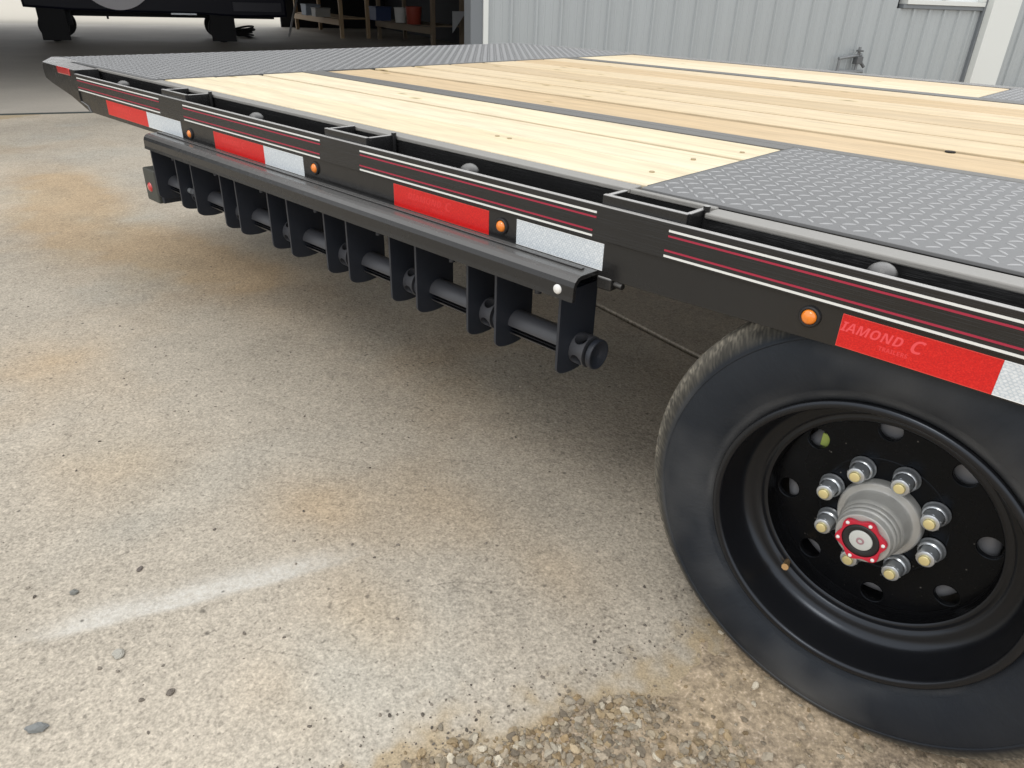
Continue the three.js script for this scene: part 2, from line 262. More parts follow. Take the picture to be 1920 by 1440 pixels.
// ---------------------------------------------------------------- building
{
  const b = thing('metal_building', 'grey ribbed metal building with a wide open bay and a white pilaster', 'building', [P0.x, 0, P0.z], TURN);
  // local axes: x = s, z = -t
  const H = 4.7, pitch = 0.3165, prof = [[0.0, 0], [0.012, 0.026], [0.036, 0.026], [0.052, 0], [0.112, 0], [0.118, 0.004], [0.134, 0.004], [0.14, 0], [0.212, 0], [0.218, 0.004], [0.234, 0.004], [0.24, 0], [pitch, 0]];
  const panel = (y0, y1) => extrude([...prof, [pitch, -0.003], [0, -0.003]], y1 - y0).rotateX(-Math.PI / 2).translate(0, y0, 0);
  const full = panel(0.02, H), low = panel(0.02, 1.118), high = panel(2.3, H), head = panel(4.05, H);
  // extruded along y: shape y became -z, so turn it to face out
  for (const g of [full, low, high, head]) { g.scale(1, 1, -1); const ix = g.index, p = g.attributes; const n = p.position.count; for (let i = 0; i < n; i += 3) for (const a of Object.values(p)) { const k = a.itemSize; for (let c = 0; c < k; c++) { const t = a.array[(i + 1) * k + c]; a.array[(i + 1) * k + c] = a.array[(i + 2) * k + c]; a.array[(i + 2) * k + c] = t; } } g.computeVertexNormals(); }
  const tones = [1, 0.985, 1.02, 0.995].map(k => { const m = M.wallGrey.clone(); m.color.multiplyScalar(k); return m; });
  let i = 0; for (let s = 4.49; s < 12.55; s += pitch, i++) {
    const win = s > 10.75 && s < 12.5;
    for (const g of win ? [low, high] : [full]) { const m = mesh('wall_panel', g, tones[i % 4], b); m.position.set(s, 0, 0); }
  }
  for (let s = 13.28; s < 19.5; s += pitch) { const m = mesh('wall_panel', full, tones[i++ % 4], b); m.position.set(s, 0, 0); }
  for (let s = -5.2; s < 4.1; s += pitch) { const m = mesh('wall_panel', head, tones[i++ % 4], b); m.position.set(s, 0, 0); }
  mesh('wall_core', [box(4.5, 10.78, 0, H, -0.12, -0.006), box(10.78, 12.6, 0, 1.118, -0.12, -0.006), box(10.78, 12.6, 2.28, H, -0.12, -0.006), box(12.6, 19.9, 0, H, -0.12, -0.006), box(-7, -5.2, 0, H, -0.12, -0.006), box(-5.2, 4.35, 4.08, H, -0.12, -0.006)], M.wallGrey, b);
  mesh('door_jamb', [box(4.34, 4.485, 0, H - 0.01, -0.2, 0.012, 0.004)], M.trimGrey, b);
  mesh('corner_trim', [box(4.486, 4.545, 0.02, H - 0.01, -0.004, 0.034, 0.004)], M.trimWhite, b);
  const w = mesh('window', [box(10.95, 12.58, 1.172, 1.232, -0.1, 0.055, 0.006), box(10.95, 12.58, 2.16, 2.24, -0.1, 0.055, 0.006), box(10.95, 11.02, 1.234, 2.158, -0.1, 0.05, 0.006), box(12.51, 12.58, 1.234, 2.158, -0.1, 0.05, 0.006), box(11.74, 11.79, 1.234, 2.158, -0.09, 0.03, 0.004)], M.trimWhite, b);
  mesh('pane', [box(11.022, 11.738, 1.234, 2.158, -0.05, -0.04), box(11.792, 12.508, 1.234, 2.158, -0.05, -0.04)], M.glass, w);
  mesh('window_sill_trim', [box(10.9, 12.6, 1.12, 1.17, -0.05, 0.04, 0.004)], M.trimGrey, b);
  mesh('pilaster', [box(12.62, 13.24, 0.07, H - 0.01, -0.01, 0.15, 0.008)], M.trimWhite, b);
  mesh('pilaster_trim', [box(12.575, 12.618, 0.05, H - 0.02, -0.01, 0.05, 0.004), box(13.243, 13.3, 0.05, H - 0.02, -0.01, 0.06, 0.004)], M.trimGrey, b);
  // the rest of the shell: roof, inner walls, far side with its opening
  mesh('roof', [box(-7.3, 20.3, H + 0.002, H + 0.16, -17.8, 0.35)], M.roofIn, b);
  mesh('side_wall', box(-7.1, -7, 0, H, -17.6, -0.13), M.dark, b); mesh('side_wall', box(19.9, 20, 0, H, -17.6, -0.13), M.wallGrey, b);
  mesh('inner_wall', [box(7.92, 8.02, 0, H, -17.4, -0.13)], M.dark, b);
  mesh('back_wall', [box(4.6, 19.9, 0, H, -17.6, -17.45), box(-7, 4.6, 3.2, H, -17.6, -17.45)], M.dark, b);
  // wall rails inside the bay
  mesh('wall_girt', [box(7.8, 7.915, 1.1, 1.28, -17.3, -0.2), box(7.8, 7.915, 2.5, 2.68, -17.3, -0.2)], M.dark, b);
}
{ // pipe loop on the wall
  const q = B(10.05, -0.1), g = thing('hose_tap', 'small metal pipe loop with a valve standing against the ribbed grey wall', 'water pipe', [q.x, 0, q.z], TURN);
  mesh('pipe', [cyl(0.02, [-0.2, 0, 0], [-0.2, 0.48, 0], 10), cyl(0.02, [0.14, 0, 0], [0.14, 0.62, 0], 10), cyl(0.02, [-0.22, 0.47, 0], [0.2, 0.52, 0], 10), cyl(0.024, [-0.22, 0.3, 0], [0.28, 0.3, 0], 10)], std(C(0.22, 0.23, 0.24), 0.5, 0.4), g);
  mesh('valve', [box(0.09, 0.2, 0.4, 0.5, -0.04, 0.05, 0.01), cyl(0.05, [0.14, 0.56, 0.01], [0.14, 0.58, 0.01], 10), cyl(0.012, [0.14, 0.49, 0.01], [0.14, 0.57, 0.01], 8), cyl(0.022, [0.18, 0.45, 0], [0.26, 0.36, 0.03], 10)], std(C(0.12, 0.125, 0.13), 0.5, 0.4), g);
}
// ---------------------------------------------------------------- van and racks in the bay
{
  const q = B(0.65, 11.0), v = thing('van', 'dark navy van with a large pale round emblem, parked in the open bay', 'van', [q.x, 0, q.z], TURN);
  // local x along the side (from -1.95 to 3.15), near side at z = +1
  const side = [[-1.92, 0.62], [-1.95, 1.0], [-1.7, 1.25], [-1.15, 1.4], [-0.75, 2.05], [-0.5, 2.15], [3.0, 2.15], [3.1, 2.0], [3.12, 0.52], [2.2, 0.5], [1.3, 0.54], [-1.1, 0.57]];
  mesh('body', extrude(side, 1.86, 0.05).translate(0, 0, -0.93), M.navy, v);
  mesh('emblem', new THREE.CylinderGeometry(0.73, 0.73, 0.012, 64).rotateX(Math.PI / 2).translate(-0.21, 1.33, 0.985), M.disc, v);
  mesh('side_step', [box(0.74, 1.25, 0.53, 0.57, 0.86, 1.02, 0.008)], M.zinc, v);
  mesh('rear_panel', [box(2.0, 3.0, 0.62, 0.8, 0.985, 1.0, 0.005)], std(C(0.03, 0.03, 0.045), 0.4), v);
  mesh('frame_rail', [box(-1.6, 2.9, 0.46, 0.62, 0.3, 0.4), box(-1.6, 2.9, 0.46, 0.62, -0.4, -0.3), box(-1.26, -1.14, 0.3, 0.6, 0.6, 0.7), box(-0.5, -0.46, 0.42, 0.6, 0.6, 0.64)], M.dark, v);
  const wg = mergeGeometries([lathe([[0.18, -0.11], [0.34, -0.12], [0.365, -0.09], [0.37, 0], [0.365, 0.09], [0.34, 0.12], [0.18, 0.1], [0.001, 0.08]], 32).toNonIndexed()]);
  for (const [x, z, r] of [[-1.48, 0.85, 1], [1.72, 0.85, 1], [-1.48, -0.85, 1], [1.72, -0.85, 1]]) { const m = mesh('wheel', wg, M.tyreFar, v); m.position.set(x, 0.282, z * 0.93); m.scale.setScalar(0.75); }
  for (const x of [-1.46, 1.74]) mesh('added_wheel_panel', box(x - 0.25, x + 0.25, 0.03, 0.62, 0.94, 0.955, 0.004), M.tyreFar, v);  // added dark panels that square off the near wheels into straight columns
}
function rack(label, a, b2, high, wood) {
  const A = B(...a), C2 = B(...b2), L = A.distanceTo(C2), g = thing('shelf_rack', label, 'shelf rack', [A.x, 0, A.z], Math.atan2(-(C2.z - A.z), C2.x - A.x), 'wooden shelf racks in the bay');
  for (const x of [0, L]) for (const z of [0, -0.7]) mesh('post', box(x - 0.045, x + 0.045, 0, high, z - 0.045, z + 0.045, 0.005), wood, g);
  for (const y of [0.3, 1.15]) { mesh('shelf', box(0.05, L - 0.05, y + 0.14, y + 0.17, -0.74, 0.0), wood, g); mesh('shelf_beam', box(-0.04, L + 0.04, y, y + 0.138, 0.047, 0.085, 0.004), wood, g); }
  return { A, dir: C2.clone().sub(A).normalize(), g };
}
const rk1 = rack('bare wood shelf rack with a pale lower beam, left one in the bay', [4.9, 16.2], [5.36, 12.0], 2.0, M.rackWood);
const rk2 = rack('darker wood shelf rack, the one nearer the grey wall corner', [6.28, 11.8], [6.62, 8.4], 2.0, std(C(0.22, 0.17, 0.115), 0.75));
function onRack(rk, k, back, y) { const n = V3(-rk.dir.z, 0, rk.dir.x); return [rk.A.x + rk.dir.x * k + n.x * -back, y, rk.A.z + rk.dir.z * k + n.z * -back]; }
{
  const crate = (label, rk, k, w, h, c) => { const p = onRack(rk, k, -0.32, 0.473), t = thing('storage_box', label, 'box', p, Math.atan2(-rk.dir.z, rk.dir.x)); mesh('box_body', extrude([[-w / 2 * 0.9, 0], [w / 2 * 0.9, 0], [w / 2, h], [-w / 2, h]], 0.36, 0.012).translate(0, 0.001, -0.18), std(c, 0.6), t); mesh('rim', box(-w / 2 - 0.012, w / 2 + 0.012, h - 0.03, h + 0.004, -0.2, 0.2, 0.008), std(c.clone().multiplyScalar(0.8), 0.6), t); };
  crate('pale blue box on the bare wood rack', rk1, 2.7, 0.5, 0.26, C(0.32, 0.38, 0.46));
  crate('grey box on the bare wood rack beside its right post', rk1, 3.6, 0.4, 0.2, C(0.4, 0.4, 0.38));
  crate('dark blue box on the darker rack', rk2, 1.0, 0.5, 0.3, C(0.03, 0.05, 0.12));
  const bucket = (label, k, r, h, c) => { const p = onRack(rk2, k, -0.25, 0.474), t = thing('bucket', label, 'bucket', p); mesh('bucket_body', new THREE.LatheGeometry([V2(0.001, 0), V2(r * 0.85, 0), V2(r, h), V2(r * 0.94, h), V2(r * 0.8, 0.02), V2(0.001, 0.02)], 24), std(c, 0.5), t); mesh('rim', new THREE.TorusGeometry(r, 0.01, 8, 24).rotateX(Math.PI / 2).translate(0, h, 0), std(c, 0.5), t); };
  bucket('white bucket on the lower shelf of the darker rack', 2.15, 0.14, 0.3, C(0.6, 0.6, 0.58));
  bucket('red bucket at the right end of the darker rack', 2.95, 0.18, 0.34, C(0.30, 0.05, 0.03));
  const q = B(4.06, 12.2), pole = mesh('leaning_pole', cyl(0.025, [0, 0.02, 0], [0.12, 1.5, -0.5], 10), std(C(0.5, 0.5, 0.5), 0.6), scene); pole.position.copy(q); tag(pole, 'thin pale pole leaning in the bay between van and racks', 'pole');
  const cq = B(2.95, 12.2), coil = thing('cable_coil', 'dark coil of cable heaped on the floor behind the van wheel', 'cable', [cq.x, 0, cq.z]);
  for (let i = 0; i < 5; i++) mesh('cable_loop', new THREE.TorusGeometry(0.24 + 0.02 * (i % 2), 0.022, 8, 28).rotateX(Math.PI / 2 + 0.1 * (i - 2)).translate(0.03 * i, 0.03 + 0.042 * i, 0.02 * (i % 3)), M.dark, coil);
  const wq = B(7.05, 8.0), sheet = thing('panel_sheet', 'white triangular panel propped up in the bay next to the door jamb', 'panel', [wq.x, 0.35, wq.z], TURN);
  mesh('sheet', extrude([[-0.12, 0], [-0.12, 0.42], [0.2, 0.42]], 0.02, 0.002), std(C(0.45, 0.46, 0.47), 0.6), sheet);
}

// ---------------------------------------------------------------- trailer
const OX = -1.2, OZ = -1.55, LIFT = 0.022;                     // the trailer's base; parts are laid out in the coordinates below and moved there
const NOSHEEN = new Set(['cross_member', 'main_beam', 'axle', 'edge_channel', 'cross_strip']);
const trailer = thing('trailer', 'black flatbed trailer with a pine plank and steel tread plate deck', 'trailer', [OX, 0, OZ]);
function skySheen(g, amount) { // sky sheen painted into upward faces as paler vertex colour
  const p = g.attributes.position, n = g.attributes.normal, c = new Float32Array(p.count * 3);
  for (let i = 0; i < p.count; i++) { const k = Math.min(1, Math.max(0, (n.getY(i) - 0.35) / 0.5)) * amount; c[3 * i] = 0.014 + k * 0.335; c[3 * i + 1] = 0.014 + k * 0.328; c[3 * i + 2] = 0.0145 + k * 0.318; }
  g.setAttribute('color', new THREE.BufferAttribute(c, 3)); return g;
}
const sheenOf = new Map([[M.paint, 0.9], [M.edge, 0.75]]), sheenMat = M.paint.clone(); sheenMat.color.setRGB(1, 1, 1); sheenMat.vertexColors = true;  // strength of the painted sky sheen per material
const tp = (name, geo, mat, parent = trailer) => { const g = Array.isArray(geo) ? merge(geo) : geo; g.translate(-OX, LIFT, -OZ); const k = sheenOf.get(mat); if (k && !NOSHEEN.has(name)) { skySheen(g, { winch_track: 0.3, rub_rail: 1.35, stake_pocket: 1.25, pipe_spool: 0.42 }[name] ?? k); mat = sheenMat; } return mesh(name, g, mat, parent); };
const FX = 2.7, W = 3.1, DY = 0.8113;
// --- planks
const pineTex = [0, 1].map(k => texture(1024, 512, (u, v, o) => {
  const warp = fbm(u, v, 3, 3, 300 + k * 50), y = v * 8 + 1.1 * warp;
  const ring = 0.5 + 0.5 * Math.sin(y * 9 + 5 * fbm(u, v, 4, 2, 320 + k * 50)), streak = fbm(u * 0.25, v, 128, 2, 340 + k * 50), big = fbm(u, v, 3, 4, 360 + k * 50), f = vnoise(u * 60, v * 512, 512, 8);
  const q = 0.99 + 0.12 * (big - 0.5) - 0.09 * Math.pow(ring, 3) + 0.26 * (streak - 0.5) + 0.05 * (f - 0.5);
  let r = 0.70 * q, g = 0.605 * q * (0.975 + 0.05 * big), b = 0.435 * q * (0.9 + 0.2 * big);
  o[0] = r; o[1] = g; o[2] = b;
}));
for (const [k, t] of pineTex.entries()) { // knots
  const d = t.image.data; for (let n = 0; n < 9; n++) { const cx = rnd() * 1024 | 0, cy = rnd() * 512 | 0, R = 3 + 5 * rnd() * rnd(), st = 1.5; for (let j = -22; j <= 22; j++) for (let i = -50; i <= 50; i++) { const q = Math.hypot(i / st, j) / R; if (q > 2) continue; const x = (cx + i + 1024) % 1024, y = (cy + j + 512) % 512, m = q < 1 ? 0.55 + 0.25 * q : 1 - 0.2 * (2 - q); const a = (y * 1024 + x) * 4; d[a] *= m + 0.1 * (1 - m); d[a + 1] *= m; d[a + 2] *= m * 0.92; } } t.needsUpdate = true;
}
const pine = [[1, 0.99, 0.96], [0.90, 0.84, 0.765], [0.76, 0.68, 0.58], [1.02, 1.01, 1.0], [0.79, 0.685, 0.565]].map((c, i) => std(C(...c), 0.72, 0, { map: pineTex[i % 2], bumpMap: pineTex[i % 2], bumpScale: 0.0006 }));
let plankN = 0;
function plank(x0, x1, z0, z1, mi, drop = 0) {
  const ou = rnd(), ov = rnd(), g = box(x0, x1, DY - 0.038 - drop, DY - drop, z0 + 0.0015, z1 - 0.0015, 0.003);
  uvPlan(g, (x, y, z) => [x / 2.4 + ou, (z - y) / 0.9 + ov]); tp('deck_plank', g, pine[mi], trailer); plankN++;
}
// side (near): three boards behind the wheels; middle: seven long boards; far side: three boards
for (const [a, b, m, dr] of [[-0.322, -0.137, 0, 0.002], [-0.499, -0.3255, 3, 0.003], [-0.69, -0.514, 0, 0.002]]) { plank(-2.742, -0.728, a, b, m, dr); }
const mid = [-0.785, -1.018, -1.243, -1.468, -1.69, -1.915, -2.135, -2.315];
const midTone = [4, 1, 1, 2, 1, 4, 1];
for (let i = 0; i < 7; i++) { const gap = [0, 0.024, 0.018, 0.015, 0.012, 0.010, 0.010][i]; plank(-2.742, FX, mid[i + 1] + 0.0005, mid[i] - gap, midTone[i], i === 0 ? 0.004 : 0.002); }
for (const [a, b, m] of [[-2.59, -2.405, 3], [-2.775, -2.592, 0], [-2.955, -2.777, 1]]) plank(-2.742, -0.74, a, b, m, 0.002);
{ // dark knot hole and bolt heads in the boards
  const boltMat = std(C(0.40, 0.32, 0.20), 0.6);
  for (const [x, z] of [[-0.80, -0.42], [-0.77, -0.58], [-0.785, -0.24], [-1.25, -0.28], [-1.21, -0.28]]) tp('bolt_head', cyl(0.0055, [x, DY - 0.004, z], [x, DY + 0.0004, z], 10), boltMat);
  tp('knot_hole', cyl(0.012, [-0.455, DY - 0.006, -1.013], [-0.455, DY - 0.0008, -1.013], 12), std(C(0.015, 0.012, 0.01), 0.9));
}
// --- steel deck
const lugGeo = (() => { const g = new THREE.SphereGeometry(1, 10, 6, 0, Math.PI * 2, 0, Math.PI / 2).scale(0.0118, 0.0019, 0.0032); return g; })();
function treadPlate(x0, x1, z0, z1) {
  const g = box(x0, x1, DY - 0.006, DY, z0, z1, 0.0012); uvPlan(g, (x, y, z) => [x * 2, z * 2]); const m = tp('tread_plate', g, M.plate);
  const pitch = 0.0255, pts = [];
  for (let i = 0; x0 + 0.02 + i * pitch < x1 - 0.01; i++) for (let j = 0; z0 + 0.02 + j * pitch < z1 - 0.01; j++) pts.push([x0 + 0.02 + i * pitch, z0 + 0.02 + j * pitch, (i + j) % 2 ? 1 : -1]);
  const im = new THREE.InstancedMesh(lugGeo, M.lug, pts.length), o = new THREE.Object3D(); im.name = 'tread_lugs'; im.userData.kind = 'stuff';
  pts.forEach((q, i) => { o.position.set(q[0] - OX, DY + LIFT - 0.0002, q[1] - OZ); o.rotation.set(0, q[2] * Math.PI / 4, 0); o.updateMatrix(); im.setMatrixAt(i, o.matrix); }); im.castShadow = im.receiveShadow = true; m.add(im);
}
treadPlate(-3.755, -2.752, -3.0, -0.1);
treadPlate(-0.72, 2.0, -0.74, -0.109);
treadPlate(-0.73, 2.0, -2.99, -2.405);
tp('deck_strip', box(-2.745, FX, DY - 0.006, DY + 0.0005, -0.779, -0.742, 0.001), M.strip);
tp('deck_strip', box(-2.745, -0.722, DY - 0.006, DY, -0.7415, -0.693, 0.001), M.strip);
tp('deck_strip', box(-2.745, FX, DY - 0.006, DY + 0.0005, -2.40, -2.318, 0.001), M.strip);
tp('cross_strip', box(-2.7515, -2.7445, DY - 0.012, DY - 0.002, -2.98, -0.105), M.edge);
tp('cross_strip', box(-0.7275, -0.7205, DY - 0.012, DY - 0.002, -0.69, -0.14), M.edge);
// --- edges of the deck: outer channel
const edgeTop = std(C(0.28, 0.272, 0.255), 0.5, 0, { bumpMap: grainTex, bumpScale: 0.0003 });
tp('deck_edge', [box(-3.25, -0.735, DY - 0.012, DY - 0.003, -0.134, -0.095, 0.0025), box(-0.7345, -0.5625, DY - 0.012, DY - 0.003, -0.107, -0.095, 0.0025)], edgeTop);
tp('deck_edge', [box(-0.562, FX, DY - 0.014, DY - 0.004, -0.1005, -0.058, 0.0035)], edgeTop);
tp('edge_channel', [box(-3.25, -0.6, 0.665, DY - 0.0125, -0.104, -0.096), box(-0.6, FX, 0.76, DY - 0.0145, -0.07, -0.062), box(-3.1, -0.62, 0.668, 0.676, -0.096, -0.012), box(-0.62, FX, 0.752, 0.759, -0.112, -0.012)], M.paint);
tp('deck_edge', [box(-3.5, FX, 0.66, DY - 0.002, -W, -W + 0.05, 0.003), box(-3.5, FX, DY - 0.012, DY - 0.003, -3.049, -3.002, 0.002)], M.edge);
// --- rub rail with pinstripes, skirt below it
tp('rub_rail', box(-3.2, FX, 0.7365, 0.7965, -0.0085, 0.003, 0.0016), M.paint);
tp('side_skirt', extrude([[-3.12, 0.668], [-0.62, 0.670], [-0.3, 0.679], [FX, 0.679], [FX, 0.7358], [-3.25, 0.7358], [-3.245, 0.70]], 0.006, 0.001).translate(0, 0, -0.0095), M.paint);
const segs = [[-3.182, -2.472], [-2.304, -1.572], [-1.411, -0.731], [-0.586, 0.1], [0.26, 0.95], [1.1, 1.8]];
for (const [a, b] of segs) for (const [y, h, m] of [[0.7838, 0.0036, M.stripeW], [0.7752, 0.0031, M.stripeR], [0.7512, 0.0031, M.stripeR], [0.7420, 0.0036, M.stripeW]])
  tp('pinstripe', box(a + (y < 0.76 ? -0.004 : 0), b + (y < 0.76 ? -0.006 : 0), y - h / 2, y + h / 2, 0.0026, 0.0036), m);
// --- stake pockets and pipe spools in the gap
for (const x of [-2.47, -1.568, -0.731, 0.1, 0.94]) {
  const x1 = x + 0.166, z0 = x < -0.8 ? -0.094 : -0.072, y1 = DY + 0.0015;
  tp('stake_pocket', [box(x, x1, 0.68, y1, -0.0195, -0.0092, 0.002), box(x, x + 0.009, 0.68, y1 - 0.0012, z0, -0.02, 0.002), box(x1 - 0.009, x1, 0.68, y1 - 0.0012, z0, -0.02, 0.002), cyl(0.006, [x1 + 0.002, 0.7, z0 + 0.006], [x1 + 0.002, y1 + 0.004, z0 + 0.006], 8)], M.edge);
}
for (const x of [-2.83, -1.93, -1.085, -0.27, 0.5, 1.35]) {
  const g = new THREE.LatheGeometry([V2(0.0215, 0), V2(0.0215, 0.084), V2(0.0205, 0.0905), V2(0.0178, 0.0955), V2(0.0135, 0.1), V2(0.0075, 0.1032), V2(0.0001, 0.1042)], 28).translate(x, 0.70, -0.0315);
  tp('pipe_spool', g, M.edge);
}
// --- tail: tapered side end, chamfered corner, rear face
tp('tail_side_plate', extrude([[-3.118, 0.6685], [-3.29, 0.709], [-3.48, 0.738], [-3.548, 0.753], [-3.556, 0.785], [-3.545, 0.8115], [-3.2, 0.8085], [-3.2, 0.7], [-3.14, 0.69]], 0.085, 0.002).translate(0, 0, -0.085), M.edge);
tp('tail_corner', (() => { const g = extrude([[-3.545, 0.001], [-3.555, 0.001], [-3.765, 0.1], [-3.765, 0.13], [-3.5, 0.13], [-3.5, 0.09]], 0.055, 0.002).rotateX(-Math.PI / 2).translate(0, 0.755, 0); return g; })(), M.edge);
tp('tail_face', box(-3.768, -3.757, 0.70, DY - 0.001, -3.0, -0.13, 0.002), M.edge);
tp('tail_lamp', box(-3.375, -3.245, 0.785, 0.8105, -0.002, 0.0055, 0.003), M.redLens);
// --- reflective tape
function canvasTex(w, h, draw) { const c = document.createElement('canvas'); c.width = w; c.height = h; draw(c.getContext('2d'), w, h); const t = new THREE.CanvasTexture(c); t.colorSpace = THREE.SRGBColorSpace; return t; }
function redTape(off, ink) {
  return canvasTex(768, 144, (x, w, h) => {
    x.fillStyle = 'rgb(204,24,24)'; x.fillRect(0, 0, w, h);
    for (let i = 0; i < 5200; i++) { const k = rnd(); x.fillStyle = k > 0.5 ? 'rgba(228,46,36,0.35)' : 'rgba(176,14,20,0.30)'; x.fillRect(rnd() * w, rnd() * h, 5, 4); }
    x.fillStyle = `rgba(233,84,90,${0.9 * ink})`; x.font = 'italic bold 58px sans-serif'; x.fillText('DIAMOND', off, 72); x.font = 'italic bold 78px sans-serif'; x.fillText('C', off + 308, 78);
    x.fillStyle = `rgba(226,70,74,${0.85 * ink})`; x.font = 'bold 25px sans-serif'; x.fillText('TRAILERS', off + 205, 108);
    x.fillStyle = 'rgba(236,84,76,0.7)'; x.fillRect(0, 0, w, 3); x.fillRect(0, h - 4, w, 4); x.fillRect(0, 0, 3, h);
  });
}
const tapeRedA = std(C(1, 1, 1), 0.3, 0, { map: redTape(-40, 1) }), tapeRedB = std(C(1, 1, 1), 0.3, 0, { map: redTape(120, 0.4) });
const tapeWhite = std(C(1, 1, 1), 0.3, 0, {
  map: canvasTex(512, 144, (x, w, h) => {
    x.fillStyle = 'rgb(214,219,222)'; x.fillRect(0, 0, w, h); x.strokeStyle = 'rgba(176,188,198,0.75)'; x.lineWidth = 2;
    for (let j = 0; j < 16; j++) for (let i = 0; i < 40; i++) { const cx = i * 15 + (j % 2) * 7.5, cy = j * 11; x.beginPath(); for (let k = 0; k < 7; k++) x[k ? 'lineTo' : 'moveTo'](cx + 7 * Math.sin(k * Math.PI / 3), cy + 7 * Math.cos(k * Math.PI / 3)); x.stroke(); }
    for (let i = 0; i < 900; i++) { x.fillStyle = rnd() > 0.5 ? 'rgba(238,242,244,0.3)' : 'rgba(186,196,204,0.25)'; x.fillRect(rnd() * w, rnd() * h, 9, 7); }
    x.fillStyle = 'rgba(240,243,244,0.8)'; x.fillRect(0, 0, w, 4); x.fillRect(0, h - 5, w, 5);
  })
});
function tape(x0, x1, mat, name, len = x1 - x0) { const g = box(x0, x1, 0.6815, 0.7305, -0.0045, -0.0018, 0.0006); uvPlan(g, (x, y) => [(x - x0) / len, (y - 0.6815) / 0.049]); tp(name, g, mat); }
for (const [a, b, m] of [[-2.945, -2.603, tapeRedB], [-2.14, -1.858, tapeRedB], [-1.299, -0.9975, tapeRedB], [-0.296, -0.097, tapeRedA]]) tape(a, b, m, 'red_reflector_tape', m === tapeRedA ? 0.262 : b - a);
for (const [a, b] of [[-2.603, -2.353], [-1.858, -1.665], [-0.922, -0.713], [-0.097, 0.1]]) tape(a, b, tapeWhite, 'white_reflector_tape');
for (const [x, y] of [[-2.294, 0.702], [-1.611, 0.712], [-0.961, 0.708], [-0.34, 0.712]]) {
  const l = tp('marker_lamp', lathe([[0.0001, 0.0075], [0.007, 0.0067], [0.0105, 0.0037], [0.0117, -0.001], [0.0117, -0.004]], 28).translate(x, y, 0), M.amber);
  tp('grommet', lathe([[0.0114, 0.001], [0.0122, 0.0026], [0.0145, 0.0024], [0.0162, 0.0003], [0.0164, -0.004]], 28).translate(x, y, 0), M.rubber, l);
}
// --- frame under the deck
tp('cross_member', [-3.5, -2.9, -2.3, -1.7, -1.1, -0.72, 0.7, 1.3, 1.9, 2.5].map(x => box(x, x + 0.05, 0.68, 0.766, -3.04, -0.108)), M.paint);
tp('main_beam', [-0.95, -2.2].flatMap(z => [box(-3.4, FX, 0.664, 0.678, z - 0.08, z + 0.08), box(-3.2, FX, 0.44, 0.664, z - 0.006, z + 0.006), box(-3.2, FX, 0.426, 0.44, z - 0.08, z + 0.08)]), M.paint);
tp('axle', [cyl(0.06, [-0.193, 0.357, -0.3], [-0.193, 0.357, -2.8], 16), cyl(0.06, [0.72, 0.357, -0.3], [0.72, 0.357, -2.8], 16)], M.paint);
// --- winch track and winches
const trk = [[-0.075, 0.68], [0.044, 0.681], [0.0535, 0.6785], [0.0605, 0.672], [0.064, 0.663], [0.0645, 0.645], [0.066, 0.636], [0.058, 0.635], [0.0565, 0.645], [0.056, 0.661], [0.053, 0.667], [0.046, 0.672], [-0.067, 0.672], [-0.067, 0.632], [-0.075, 0.632]];
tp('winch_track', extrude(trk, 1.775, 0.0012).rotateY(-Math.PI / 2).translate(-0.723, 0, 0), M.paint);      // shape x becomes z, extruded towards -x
tp('winch_track', [box(-2.49, -0.74, 0.6805, 0.6845, 0.012, 0.022, 0.0015), box(-2.49, -0.72, 0.6845 - 0.004, 0.6885, -0.02, -0.0115, 0.0015)], M.edge);
tp('track_button', lathe([[0.0001, 0.006], [0.006, 0.0052], [0.0088, 0.002], [0.009, -0.002]], 20).translate(-0.757, 0.652, 0.064), M.whitePlastic);
tp('track_stop', [box(-0.722, -0.69, 0.648, 0.672, -0.03, 0.0, 0.004), cyl(0.006, [-0.70, 0.66, -0.015], [-0.672, 0.66, -0.012], 8)], M.paint);
const capGeo = (() => { // drum with cross holes
  const ev = new Evaluator(); ev.useGroups = false; const plain = std(C(1, 1, 1), 0.5);
  const br = (g) => { const b = new Brush(g, plain); b.updateMatrixWorld(); return b; };
  let d = br(new THREE.CylinderGeometry(0.0315, 0.0315, 0.032, 32).rotateZ(Math.PI / 2));
  for (const a of [0.5, 0.5 + Math.PI / 2]) d = ev.evaluate(d, br(new THREE.CylinderGeometry(0.013, 0.013, 0.2, 20).rotateX(a)), SUBTRACTION);
  const g = d.geometry; g.deleteAttribute('uv'); const n = new Float32Array(g.attributes.position.count * 2); g.setAttribute('uv', new THREE.BufferAttribute(n, 2));
  return g.index ? g.toNonIndexed() : g;
})();
